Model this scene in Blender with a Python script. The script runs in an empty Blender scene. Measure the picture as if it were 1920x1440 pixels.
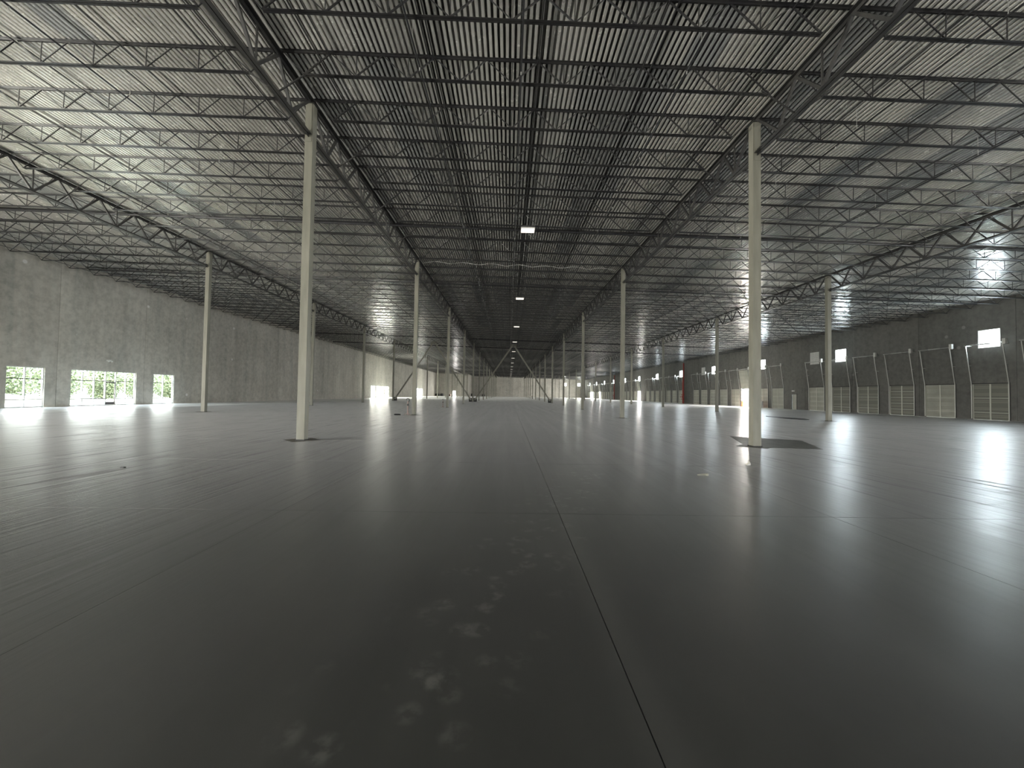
import bpy, math, random
from mathutils import Vector, Matrix
random.seed(4)
S = bpy.context.scene
COL = S.collection

# ------------------------------------------------------------------ camera
F_PX, YAW, PITCH, ROLL, CAM_H = 730.0, 0.0078, 0.0254, 0.0152, 1.6
cam_d = bpy.data.cameras.new('camera'); cam = bpy.data.objects.new('camera', cam_d); COL.objects.link(cam)
cam_d.sensor_fit = 'HORIZONTAL'; cam_d.sensor_width = 36.0; cam_d.lens = 36.0 * F_PX / 1920.0
cam_d.clip_start = 0.05; cam_d.clip_end = 900
cam.matrix_world = (Matrix.Translation((0, 0, CAM_H)) @ Matrix.Rotation(-YAW, 4, 'Z')
                    @ Matrix.Rotation(math.pi / 2 + PITCH, 4, 'X') @ Matrix.Rotation(ROLL, 4, 'Z'))
S.camera = cam

# ------------------------------------------------------------------ world, sun, exposure
SKY = 3.2          # radiance of the hazy sky
CLERE = 14.0       # daylight standing in each high window (radiance)
ADDED_LV, ADDED_RV = 13.0, 12.0   # radiance of the lamps added beside the camera
FAR_WIN = 12.0     # hazy sky filling the far storefront windows on the left
DOCK = 26.0         # daylight in the open dock doorways
w = bpy.data.worlds.new('sky'); S.world = w; w.use_nodes = True
nt = w.node_tree; nt.nodes.clear()
o_ = nt.nodes.new('ShaderNodeOutputWorld'); bg = nt.nodes.new('ShaderNodeBackground')
tc = nt.nodes.new('ShaderNodeTexCoord'); sp = nt.nodes.new('ShaderNodeSeparateXYZ'); rp = nt.nodes.new('ShaderNodeValToRGB')
mp = nt.nodes.new('ShaderNodeMapRange'); mp.inputs['From Min'].default_value = -1; mp.inputs['From Max'].default_value = 1
nt.links.new(tc.outputs['Generated'], sp.inputs[0]); nt.links.new(sp.outputs['Z'], mp.inputs['Value'])
nt.links.new(mp.outputs[0], rp.inputs[0]); nt.links.new(rp.outputs[0], bg.inputs[0]); nt.links.new(bg.outputs[0], o_.inputs[0])
e = rp.color_ramp.elements; e[0].position = 0.49; e[0].color = (0.42, 0.40, 0.34, 1); e[1].position = 0.505; e[1].color = (0.95, 0.98, 1, 1)
k = rp.color_ramp.elements.new(0.85); k.color = (0.62, 0.78, 1, 1)
bg.inputs[1].default_value = SKY
sun_d = bpy.data.lights.new('sun', 'SUN'); sun_d.energy = 4.5; sun_d.angle = math.radians(1.5); sun_d.color = (1, 0.95, 0.86)
sun = bpy.data.objects.new('sun', sun_d); COL.objects.link(sun)
sun.rotation_euler = Vector((0.16, 0.75, -1.1)).to_track_quat('-Z', 'Y').to_euler()
S.view_settings.view_transform = 'Standard'; S.view_settings.look = 'None'
S.view_settings.exposure = 2.7; S.view_settings.gamma = 1.0; S.view_settings.use_curve_mapping = False
cy = S.cycles
cy.max_bounces = 7; cy.diffuse_bounces = 4; cy.glossy_bounces = 4; cy.transparent_max_bounces = 6; cy.transmission_bounces = 3
cy.sample_clamp_indirect = 2.5; cy.caustics_reflective = True; cy.caustics_refractive = False
cy.use_denoising = True
try: cy.denoiser = 'OPENIMAGEDENOISE'
except Exception: pass

# ------------------------------------------------------------------ layout constants
L = 14.987; Y0 = 12.76; JS = L / 8
XOL, XIL, XIR, XOR = -21.54, -6.70, 8.10, 22.93
WL, WR = -36.4, 40.9
YB, YE, YEL, XJ = -17.2, 211.0, 192.6, -20.5     # back wall, far wall, far wall of the left part, jog
SL = 0.0215
ANG = math.atan(SL)
def zcol(x): return 10.93 - SL * x
WT = 0.25

# ------------------------------------------------------------------ light through the openings
def area(name, loc, rot, sx, sy, rad, col, portal=False):
    d = bpy.data.lights.new(name, 'AREA'); d.shape = 'RECTANGLE'; d.size = sx; d.size_y = sy
    d.energy = rad * sx * sy * math.pi; d.color = col
    if portal: d.cycles.is_portal = True
    o = bpy.data.objects.new(name, d); COL.objects.link(o); o.location = loc; o.rotation_euler = rot
    return o
FACE_L = (0, math.radians(90), 0)      # emits towards -X
FACE_R = (0, math.radians(-90), 0)     # emits towards +X
FACE_F = (math.radians(90), 0, 0)     # emits towards +Y
FACE_B = (math.radians(-90), 0, 0)     # emits towards -Y
CLERE_Y = [32.8 + 14.86 * i for i in range(-3, 12)]
for i, yc in enumerate(CLERE_Y):
    area('daylight', (WR + 0.14, yc, 6.95), FACE_L, 1.58, 1.52, CLERE, (0.76, 0.88, 1.0))
OPEN_Y = (66.7, 121.6, 174.17, 189.15, 192.9)
for yc in OPEN_Y:
    area('daylight', (WR + 0.2, yc, 1.62), FACE_L, 3.1, 2.45, DOCK, (1.0, 0.96, 0.88))
area('daylight', (-26.95, YEL + 0.15, 1.35), FACE_B, 1.4, 2.6, DOCK, (1.0, 0.97, 0.9))
# openings added unseen beside and behind the camera to light the near deck
ADDED_BACK_X = (-24.0, -8.0, 8.0, 24.0)
for xc in ADDED_BACK_X:
    area('daylight', (xc, YB - 0.2, 1.8), FACE_F, 3.6, 3.6, 0.9, (1.0, 0.97, 0.90))
ADDED_L = (-7.5, -1.5, 4.5)
for yc in ADDED_L:
    area('daylight', (WL - 0.2, yc, 1.6), FACE_R, 3.1, 5.4, ADDED_LV, (1.0, 0.97, 0.87))
for yc in (-4.7, -0.95, 2.8):
    area('daylight', (WR + 0.2, yc, 1.55), FACE_L, 3.0, 2.45, ADDED_RV, (1.0, 0.98, 0.92))
for ya, yb in ((103.2, 106.28), (107.3, 113.8), (114.7, 118.3), (153.8, 158.2), (158.9, 164.2)):
    area('daylight', (WL - 0.22, (ya + yb) / 2, 1.62), FACE_R, 3.1, yb - ya, FAR_WIN, (1.0, 0.98, 0.9))
for xc in (30.5, 38.0):
    area('daylight', (xc, YE + 0.14, 7.1), FACE_B, 1.5, 1.6, CLERE, (0.95, 0.97, 0.9))
for (ya, yb) in ((28.45, 30.8), (32.64, 38.3), (40.16, 42.58)):
    area('daylight', (WL - 0.01, (ya + yb) / 2, 1.56), FACE_R, 3.1, yb - ya, 1, (1, 1, 1), portal=True)

# ------------------------------------------------------------------ materials
def mat(name, color, rough=0.6, metal=0.0, spec=None):
    m = bpy.data.materials.new(name); m.use_nodes = True
    b = m.node_tree.nodes['Principled BSDF']
    b.inputs['Base Color'].default_value = (*color, 1); b.inputs['Roughness'].default_value = rough; b.inputs['Metallic'].default_value = metal
    if spec is not None: b.inputs['Specular IOR Level'].default_value = spec
    return m
def N(m, t, **kw):
    n = m.node_tree.nodes.new(t)
    for k_, v in kw.items(): setattr(n, k_, v)
    return n
def LK(m, a, b): m.node_tree.links.new(a, b)
def wpos(m, scale=(1, 1, 1)):
    g = N(m, 'ShaderNodeNewGeometry'); mp_ = N(m, 'ShaderNodeMapping'); mp_.inputs['Scale'].default_value = scale
    LK(m, g.outputs['Position'], mp_.inputs[0]); return mp_.outputs[0]
def noise(m, vec, scale, detail=4, rough=0.55):
    n = N(m, 'ShaderNodeTexNoise'); n.inputs['Scale'].default_value = scale; n.inputs['Detail'].default_value = detail
    n.inputs['Roughness'].default_value = rough; LK(m, vec, n.inputs['Vector']); return n.outputs['Fac']
def ramp(m, fac, stops):
    r = N(m, 'ShaderNodeValToRGB'); el = r.color_ramp.elements
    el[0].position, el[0].color = stops[0][0], (*stops[0][1], 1); el[1].position, el[1].color = stops[-1][0], (*stops[-1][1], 1)
    for p, c in stops[1:-1]:
        q = el.new(p); q.color = (*c, 1)
    LK(m, fac, r.inputs[0]); return r.outputs[0]
def mth(m, op, a, b=None, clamp=False):
    n = N(m, 'ShaderNodeMath', operation=op, use_clamp=clamp)
    for i, v in enumerate((a, b)):
        if v is None: continue
        if isinstance(v, (int, float)): n.inputs[i].default_value = v
        else: LK(m, v, n.inputs[i])
    return n.outputs[0]
def mixc(m, fac, a, b, mode='MIX'):
    n = N(m, 'ShaderNodeMix', data_type='RGBA', blend_type=mode)
    for i, v in ((0, fac), (6, a), (7, b)):
        if isinstance(v, (int, float)): n.inputs[i].default_value = v
        elif isinstance(v, tuple): n.inputs[i].default_value = (*v, 1)
        else: LK(m, v, n.inputs[i])
    return n.outputs[2]
def bump(m, h, strength, dist=0.02):
    b = N(m, 'ShaderNodeBump'); b.inputs['Strength'].default_value = strength; b.inputs['Distance'].default_value = dist
    LK(m, h, b.inputs['Height']); LK(m, b.outputs[0], m.node_tree.nodes['Principled BSDF'].inputs['Normal'])
def BS(m): return m.node_tree.nodes['Principled BSDF'].inputs

# concrete floor
FL = mat('floor_concrete', (0.1, 0.1, 0.1), 0.35)
P = wpos(FL)
cloud = noise(FL, P, 0.35, 6, 0.6)
streak = noise(FL, wpos(FL, (2.2, 0.07, 1)), 1.0, 6, 0.62)
fine = noise(FL, wpos(FL, (9, 0.35, 1)), 1.0, 4, 0.6)
sx = N(FL, 'ShaderNodeSeparateXYZ'); LK(FL, P, sx.inputs[0]); X_, Y_ = sx.outputs[0], sx.outputs[1]
base = ramp(FL, cloud, [(0.25, (0.034, 0.0345, 0.0335)), (0.55, (0.056, 0.0565, 0.0545)), (0.8, (0.092, 0.092, 0.088))])
lane = N(FL, 'ShaderNodeMapRange'); lane.inputs['From Min'].default_value = 3.0; lane.inputs['From Max'].default_value = 9.0; lane.inputs['To Min'].default_value = 0.05
LK(FL, mth(FL, 'ABSOLUTE', mth(FL, 'SUBTRACT', X_, mth(FL, 'MULTIPLY', cloud, 2.0))), lane.inputs['Value'])
lane_f = mth(FL, 'ADD', 0.18, mth(FL, 'MULTIPLY', lane.outputs[0], 0.5))
base = mixc(FL, lane_f, base, ramp(FL, streak, [(0.3, (0.034, 0.034, 0.033)), (0.5, (0.058, 0.058, 0.056)), (0.72, (0.11, 0.11, 0.105))]))
# floor base colour turns paler in strips along both long walls
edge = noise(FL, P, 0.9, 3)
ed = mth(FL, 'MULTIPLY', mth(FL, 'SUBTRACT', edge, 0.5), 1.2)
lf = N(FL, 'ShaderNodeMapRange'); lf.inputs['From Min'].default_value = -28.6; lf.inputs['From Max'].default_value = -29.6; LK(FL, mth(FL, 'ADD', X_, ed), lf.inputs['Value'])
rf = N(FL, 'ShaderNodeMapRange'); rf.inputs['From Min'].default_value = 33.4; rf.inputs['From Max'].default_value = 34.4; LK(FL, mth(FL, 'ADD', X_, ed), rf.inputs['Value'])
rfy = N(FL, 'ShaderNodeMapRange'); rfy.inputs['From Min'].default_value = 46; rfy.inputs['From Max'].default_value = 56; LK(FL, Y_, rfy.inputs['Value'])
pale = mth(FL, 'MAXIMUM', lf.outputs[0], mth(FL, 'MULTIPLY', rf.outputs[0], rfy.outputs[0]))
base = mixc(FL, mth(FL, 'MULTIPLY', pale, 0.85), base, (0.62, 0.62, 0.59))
# dusty boot prints wandering over the centre joint
vor = N(FL, 'ShaderNodeTexVoronoi'); vor.inputs['Scale'].default_value = 4.2; vor.inputs['Randomness'].default_value = 1.0
LK(FL, wpos(FL, (1.0, 1.0, 1)), vor.inputs['Vector'])
prt = ramp(FL, vor.outputs['Distance'], [(0.22, (1, 1, 1)), (0.42, (0, 0, 0))])
prt = mth(FL, 'MULTIPLY', prt, ramp(FL, noise(FL, P, 11, 3), [(0.42, (0, 0, 0)), (0.62, (1, 1, 1))]))
# path line x = -0.5 + 0.33*(y-2)
dl = mth(FL, 'ABSOLUTE', mth(FL, 'SUBTRACT', X_, mth(FL, 'ADD', mth(FL, 'MULTIPLY', mth(FL, 'SUBTRACT', Y_, 2.0), 0.36), -0.55)))
msk = N(FL, 'ShaderNodeMapRange'); msk.inputs['From Min'].default_value = 0.75; msk.inputs['From Max'].default_value = 0.25; LK(FL, dl, msk.inputs['Value'])
my = N(FL, 'ShaderNodeMapRange'); my.inputs['From Min'].default_value = 9.5; my.inputs['From Max'].default_value = 8.0; LK(FL, Y_, my.inputs['Value'])
prt = mth(FL, 'MULTIPLY', prt, mth(FL, 'MULTIPLY', msk.outputs[0], my.outputs[0]))
base = mixc(FL, mth(FL, 'MULTIPLY', prt, 0.7), base, (0.16, 0.16, 0.15))
# scuffed dust beside the centre joint
dj = mth(FL, 'ABSOLUTE', mth(FL, 'SUBTRACT', X_, 0.74))
mj = N(FL, 'ShaderNodeMapRange'); mj.inputs['From Min'].default_value = 0.16; mj.inputs['From Max'].default_value = 0.02; LK(FL, dj, mj.inputs['Value'])
base = mixc(FL, mth(FL, 'MULTIPLY', mj.outputs[0], mth(FL, 'MULTIPLY', cloud, 0.55)), base, (0.11, 0.11, 0.105))
# curved tyre sweeps on the right and left
def arc(cx, cyy, r, wd):
    a = mth(FL, 'SUBTRACT', X_, cx); b = mth(FL, 'SUBTRACT', Y_, cyy)
    d = mth(FL, 'SQRT', mth(FL, 'ADD', mth(FL, 'MULTIPLY', a, a), mth(FL, 'MULTIPLY', b, b)))
    d = mth(FL, 'ABSOLUTE', mth(FL, 'SUBTRACT', d, r))
    q = N(FL, 'ShaderNodeMapRange'); q.inputs['From Min'].default_value = wd; q.inputs['From Max'].default_value = wd * 0.3; LK(FL, d, q.inputs['Value'])
    return q.outputs[0]
tyre = None
for a_ in ((17.2, 19.5, 5.2, 0.16), (17.2, 19.5, 4.6, 0.12), (18.0, 20.5, 3.6, 0.14), (30, 2, 17, 0.2), (30, 2, 18.4, 0.16), (34, 8, 18.5, 0.18), (26, 36, 22, 0.2), (-34, -6, 24, 0.2), (-34, -6, 22.2, 0.2)):
    q = arc(*a_); tyre = q if tyre is None else mth(FL, 'MAXIMUM', tyre, q)
tyre = mth(FL, 'MULTIPLY', tyre, fine)
base = mixc(FL, mth(FL, 'MULTIPLY', tyre, 0.7), base, (0.26, 0.26, 0.25))
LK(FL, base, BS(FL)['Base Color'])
rg = ramp(FL, streak, [(0.25, (0.27,) * 3), (0.75, (0.40,) * 3)])
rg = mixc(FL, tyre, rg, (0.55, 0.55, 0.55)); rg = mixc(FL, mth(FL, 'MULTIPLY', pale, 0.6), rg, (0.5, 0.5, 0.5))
rg = mixc(FL, mth(FL, 'MULTIPLY', lane.outputs[0], 0.8), rg, ramp(FL, fine, [(0.36, (0.62,) * 3), (0.46, (0.27,) * 3), (0.7, (0.33,) * 3)]))
LK(FL, rg, BS(FL)['Roughness'])
thin = noise(FL, wpos(FL, (16, 0.5, 1)), 1.0, 3, 0.6)
hgt_ = mth(FL, 'ADD', mth(FL, 'MULTIPLY', streak, 0.35), mth(FL, 'ADD', mth(FL, 'MULTIPLY', fine, 0.3), mth(FL, 'MULTIPLY', thin, 0.16)))
bump(FL, mth(FL, 'MULTIPLY', hgt_, lane.outputs[0]), 1.0, 0.03)
BS(FL)['Sheen Weight'].default_value = 0.14; BS(FL)['Sheen Roughness'].default_value = 0.33
BS(FL)['Specular IOR Level'].default_value = 0.8

PATCH = mat('patched_concrete', (0.12, 0.115, 0.105), 0.55)
JNT = mat('joint_filler', (0.03, 0.03, 0.03), 0.8)
LK(PATCH, ramp(PATCH, noise(PATCH, wpos(PATCH), 3, 5), [(0.3, (0.10, 0.10, 0.092)), (0.7, (0.19, 0.185, 0.17))]), BS(PATCH)['Base Color'])

# tilt-up concrete wall
def wall_mat(name, lo, hi, warm):
    m = mat(name, (0.4, 0.4, 0.4), 0.85)
    c = noise(m, wpos(m), 0.28, 6, 0.6); v = noise(m, wpos(m, (1.3, 1.3, 0.08)), 1.0, 5, 0.6); s_ = noise(m, wpos(m), 2.4, 5, 0.65)
    col = ramp(m, c, [(0.3, lo), (0.7, hi)])
    col = mixc(m, 0.4, col, ramp(m, v, [(0.3, tuple(x * 0.75 for x in lo)), (0.55, warm), (0.75, hi)]))
    col = mixc(m, 0.3, col, ramp(m, s_, [(0.35, tuple(x * 0.7 for x in lo)), (0.6, hi)]))
    # pale patched lifting points
    vo = N(m, 'ShaderNodeTexVoronoi'); vo.inputs['Scale'].default_value = 0.42; LK(m, wpos(m), vo.inputs['Vector'])
    col = mixc(m, ramp(m, vo.outputs['Distance'], [(0.05, (0.6,) * 3), (0.075, (0, 0, 0))]), col, tuple(min(1, x * 1.7) for x in hi))
    inf = N(m, 'ShaderNodeObjectInfo')
    f_ = N(m, 'ShaderNodeMapRange'); f_.inputs['To Min'].default_value = 0.88; f_.inputs['To Max'].default_value = 1.06; LK(m, inf.outputs['Random'], f_.inputs['Value'])
    mm = N(m, 'ShaderNodeVectorMath', operation='SCALE'); LK(m, col, mm.inputs[0]); LK(m, f_.outputs[0], mm.inputs['Scale'])
    LK(m, mm.outputs[0], BS(m)['Base Color'])
    bump(m, s_, 0.25, 0.01)
    return m
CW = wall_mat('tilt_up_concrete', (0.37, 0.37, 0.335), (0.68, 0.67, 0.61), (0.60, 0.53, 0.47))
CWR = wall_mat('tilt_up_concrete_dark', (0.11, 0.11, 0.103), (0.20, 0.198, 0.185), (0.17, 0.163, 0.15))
SEAL = mat('sealant', (0.10, 0.10, 0.095), 0.8)

# galvanised deck
DK = mat('galvanised_deck', (0.5, 0.5, 0.5), 0.35, 0.33)
g = N(DK, 'ShaderNodeNewGeometry'); s3 = N(DK, 'ShaderNodeSeparateXYZ'); LK(DK, g.outputs['Position'], s3.inputs[0])
cx_ = mth(DK, 'FLOOR', mth(DK, 'DIVIDE', mth(DK, 'SUBTRACT', s3.outputs[0], WL), 0.9144))
cyy_ = mth(DK, 'FLOOR', mth(DK, 'DIVIDE', mth(DK, 'SUBTRACT', s3.outputs[1], Y0 - JS * 9), JS * 4))
cb = N(DK, 'ShaderNodeCombineXYZ'); LK(DK, cx_, cb.inputs[0]); LK(DK, cyy_, cb.inputs[1])
wn = N(DK, 'ShaderNodeTexWhiteNoise', noise_dimensions='2D'); LK(DK, cb.outputs[0], wn.inputs['Vector'])
dcol = ramp(DK, wn.outputs['Value'], [(0.0, (0.45, 0.47, 0.48)), (0.3, (0.80, 0.79, 0.75)), (1.0, (0.92, 0.90, 0.84))])
spg = noise(DK, wpos(DK), 3.0, 5, 0.7)
dcol = mixc(DK, 0.3, dcol, ramp(DK, spg, [(0.3, (0.55, 0.55, 0.55)), (0.7, (0.92, 0.92, 0.88))]))
LK(DK, dcol, BS(DK)['Base Color'])
LK(DK, ramp(DK, spg, [(0.3, (0.17,) * 3), (0.7, (0.30,) * 3)]), BS(DK)['Roughness'])

JM = mat('grey_primer', (0.085, 0.085, 0.09), 0.3); BS(JM)['Specular IOR Level'].default_value = 0.9
LK(JM, ramp(JM, noise(JM, wpos(JM), 1.5, 4), [(0.3, (0.022, 0.022, 0.026)), (0.7, (0.042, 0.041, 0.04))]), BS(JM)['Base Color'])
GM = mat('girder_primer', (0.12, 0.118, 0.115), 0.5)
LK(GM, ramp(GM, noise(GM, wpos(GM), 1.2, 4), [(0.3, (0.035, 0.035, 0.037)), (0.7, (0.062, 0.06, 0.056))]), BS(GM)['Base Color'])
CM = mat('column_paint', (0.45, 0.44, 0.38), 0.5)
LK(CM, ramp(CM, noise(CM, wpos(CM, (3, 3, 0.5)), 1.5, 5), [(0.3, (0.21, 0.205, 0.17)), (0.7, (0.29, 0.282, 0.235))]), BS(CM)['Base Color'])
BP = mat('black_steel', (0.02, 0.02, 0.02), 0.5)
PIPE = mat('black_pipe', (0.025, 0.025, 0.028), 0.4)
ALU = mat('aluminium_frame', (0.62, 0.63, 0.62), 0.4, 0.2)
BRZ = mat('dark_frame', (0.07, 0.06, 0.06), 0.45)
GALV = mat('galvanised_track', (0.55, 0.55, 0.53), 0.4, 0.5)
DOORM = mat('door_cream', (0.50, 0.50, 0.43), 0.5)
LK(DOORM, ramp(DOORM, noise(DOORM, wpos(DOORM), 0.8, 4), [(0.3, (0.32, 0.32, 0.275)), (0.7, (0.43, 0.43, 0.375))]), BS(DOORM)['Base Color'])
DOORD = mat('door_grey', (0.17, 0.17, 0.145), 0.5)
RIB = mat('door_rib', (0.30, 0.30, 0.25), 0.5)
STRUT = mat('door_strut', (0.5, 0.5, 0.44), 0.4, 0.2)
WHITE = mat('white_plastic', (0.8, 0.8, 0.77), 0.4)
RED = mat('fire_red', (0.33, 0.03, 0.025), 0.4)
BLK = mat('black_rubber', (0.012, 0.012, 0.013), 0.45)
BROWN = mat('brown_box', (0.10, 0.05, 0.035), 0.7)
ORNG = mat('orange_plastic', (0.75, 0.22, 0.08), 0.5)
PAPER = mat('scrap_paper', (0.75, 0.74, 0.7), 0.7)
PINK = mat('faded_red_paint', (0.33, 0.24, 0.22), 0.6)
DARK = mat('dark_wrap', (0.03, 0.03, 0.035), 0.5)
DIRT = mat('pale_dirt', (0.55, 0.52, 0.45), 0.9)
LK(DIRT, ramp(DIRT, noise(DIRT, wpos(DIRT), 0.3, 5), [(0.3, (0.28, 0.27, 0.21)), (0.7, (0.40, 0.38, 0.31))]), BS(DIRT)['Base Color'])
LEAF = mat('leaves', (0.2, 0.34, 0.08), 0.5)
LK(LEAF, ramp(LEAF, noise(LEAF, wpos(LEAF), 0.8, 4), [(0.3, (0.10, 0.13, 0.07)), (0.7, (0.25, 0.285, 0.16))]), BS(LEAF)['Base Color'])
BARK = mat('bark', (0.14, 0.11, 0.08), 0.9)
SKIN = mat('skin', (0.5, 0.33, 0.25), 0.6); SHIRT = mat('white_cloth', (0.8, 0.8, 0.78), 0.8); TROUS = mat('dark_cloth', (0.02, 0.02, 0.03), 0.8)
HAIR = mat('dark_hair', (0.03, 0.02, 0.02), 0.6)
GLASS = bpy.data.materials.new('window_glass'); GLASS.use_nodes = True
gn = GLASS.node_tree; gn.nodes.clear()
go = gn.nodes.new('ShaderNodeOutputMaterial'); gt = gn.nodes.new('ShaderNodeBsdfTransparent'); gg = gn.nodes.new('ShaderNodeBsdfGlossy'); gx = gn.nodes.new('ShaderNodeMixShader')
gt.inputs[0].default_value = (0.95, 0.96, 0.93, 1); gg.inputs['Roughness'].default_value = 0.02; gx.inputs[0].default_value = 0.07
gn.links.new(gt.outputs[0], gx.inputs[1]); gn.links.new(gg.outputs[0], gx.inputs[2]); gn.links.new(gx.outputs[0], go.inputs[0])
LAMP = mat('lit_diffuser', (0.9, 0.87, 0.8), 0.5); BS(LAMP)['Emission Color'].default_value = (1, 0.9, 0.78, 1); BS(LAMP)['Emission Strength'].default_value = 0.2

# ------------------------------------------------------------------ mesh helpers
class MB:
    def __init__(s): s.v = []; s.f = []
    def box(s, x0, x1, y0, y1, z0, z1):
        b = len(s.v)
        s.v += [(x0, y0, z0), (x1, y0, z0), (x1, y1, z0), (x0, y1, z0), (x0, y0, z1), (x1, y0, z1), (x1, y1, z1), (x0, y1, z1)]
        s.f += [tuple(b + i for i in q) for q in ((0, 3, 2, 1), (4, 5, 6, 7), (0, 1, 5, 4), (1, 2, 6, 5), (2, 3, 7, 6), (3, 0, 4, 7))]
        return s
    def bar(s, a, c, w_, h_=None, up=(0, 0, 1)):
        h_ = h_ or w_; a = Vector(a); c = Vector(c); d = (c - a).normalized(); u = Vector(up)
        if abs(d.dot(u)) > 0.98: u = Vector((0, 1, 0))
        r = d.cross(u).normalized() * (w_ / 2); t = r.cross(d).normalized() * (h_ / 2)
        b = len(s.v)
        for p in (a, c): s.v += [tuple(p - r - t), tuple(p + r - t), tuple(p + r + t), tuple(p - r + t)]
        s.f += [tuple(b + i for i in q) for q in ((0, 1, 2, 3), (7, 6, 5, 4), (0, 4, 5, 1), (1, 5, 6, 2), (2, 6, 7, 3), (3, 7, 4, 0))]
        return s
    def angle_x(s, x0, x1, sy, leg, th, flat_top):
        """steel angle along x; sy = +1/-1 side, horizontal leg on top or at the bottom"""
        y0 = 0.012 * sy
        if flat_top: prof = [(y0, 0), (y0 + leg * sy, 0), (y0 + leg * sy, -th), (y0 + th * sy, -th), (y0 + th * sy, -leg), (y0, -leg)]
        else: prof = [(y0, 0), (y0 + leg * sy, 0), (y0 + leg * sy, th), (y0 + th * sy, th), (y0 + th * sy, leg), (y0, leg)]
        b = len(s.v); n = 6
        for x in (x0, x1): s.v += [(x, p[0], p[1]) for p in prof]
        for i in range(n): s.f.append((b + i, b + (i + 1) % n, b + n + (i + 1) % n, b + n + i))
        s.f.append(tuple(b + i for i in range(n))); s.f.append(tuple(b + n + i for i in reversed(range(n))))
        return s
    def tube(s, a, c, r, n=10, r2=None):
        a = Vector(a); c = Vector(c); d = (c - a).normalized(); u = Vector((0, 0, 1)) if abs(d.z) < 0.9 else Vector((0, 1, 0))
        p = d.cross(u).normalized(); q = p.cross(d); b = len(s.v)
        for pt, rr in ((a, r), (c, r if r2 is None else r2)):
            for i in range(n):
                t = 2 * math.pi * i / n; s.v.append(tuple(pt + (p * math.cos(t) + q * math.sin(t)) * rr))
        for i in range(n): s.f.append((b + i, b + (i + 1) % n, b + n + (i + 1) % n, b + n + i))
        s.f.append(tuple(b + i for i in reversed(range(n)))); s.f.append(tuple(b + n + i for i in range(n)))
        return s
    def mesh(s, name, m=None):
        me = bpy.data.meshes.new(name); me.from_pydata(s.v, [], s.f); me.update()
        if m: me.materials.append(m)
        return me
    def build(s, name, m, parent=None, loc=None, kind=None):
        return put(name, s.mesh(name, m), parent, loc, kind)
def put(name, me, parent=None, loc=None, kind=None):
    o = bpy.data.objects.new(name, me); COL.objects.link(o)
    if parent: o.parent = parent
    if loc: o.location = loc
    if kind: o['kind'] = kind
    return o
def thing(name, label, cat, loc=(0, 0, 0), group=None, rot=None):
    o = bpy.data.objects.new(name, None); COL.objects.link(o); o.location = loc; o.empty_display_size = 0.2
    if rot: o.rotation_euler = rot
    o['label'] = label; o['category'] = cat
    if group: o['group'] = group
    return o
def tag(o, label, cat, group=None):
    o['label'] = label; o['category'] = cat
    if group: o['group'] = group
    return o
_T = ['zeroth', 'first', 'second', 'third', 'fourth', 'fifth', 'sixth', 'seventh', 'eighth', 'ninth', 'tenth', 'eleventh', 'twelfth', 'thirteenth', 'fourteenth', 'fifteenth', 'sixteenth', 'seventeenth', 'eighteenth', 'nineteenth']
_D = {2: ('twenty', 'twentieth'), 3: ('thirty', 'thirtieth'), 4: ('forty', 'fortieth'), 5: ('fifty', 'fiftieth'), 6: ('sixty', 'sixtieth'), 7: ('seventy', 'seventieth')}
def nth(n):
    if n < 20: return _T[n]
    d, r = divmod(n, 10)
    return _D[d][1] if r == 0 else _D[d][0] + '-' + _T[r]

# ------------------------------------------------------------------ floor
fl = MB().box(WL, WR, YB, YE, -0.3, -0.03).build('floor', JNT, kind='structure')
gx_ = [0.7 + 3.7 * i for i in range(-11, 12)]
xs = [WL] + [x for x in gx_ if WL + 0.5 < x < WR - 0.5] + [WR]
ys = [YB] + [y for y in (Y0 + JS * 2 * i for i in range(-9, 60)) if YB + 0.5 < y < YE - 0.5] + [YE]
cells = []
for i in range(len(xs) - 1):
    for j in range(len(ys) - 1):
        cx = (xs[i] + xs[i + 1]) / 2; cyc = (ys[j] + ys[j + 1]) / 2
        cells.append((math.hypot(cx, cyc) + (60 if cyc < 0 or abs(cx) > cyc * 1.35 + 5 else 0), i, j))
cells.sort(); rest = MB()
for n, (d, i, j) in enumerate(cells):
    x0, x1, y0, y1 = xs[i], xs[i + 1], ys[j], ys[j + 1]
    gl = 0.0035 if abs(x0 - 0.7) < 0.01 else 0.0022; gr = 0.0035 if abs(x1 - 0.7) < 0.01 else 0.0022
    b = (rest if n >= 290 else MB()).box(x0 + gl, x1 - gr, y0 + 0.003, y1 - 0.003, -0.03, 0.0)
    if n < 290: b.build('slab_panel', FL, fl)
rest.build('distant_slabs', FL, fl, kind='stuff')

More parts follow.
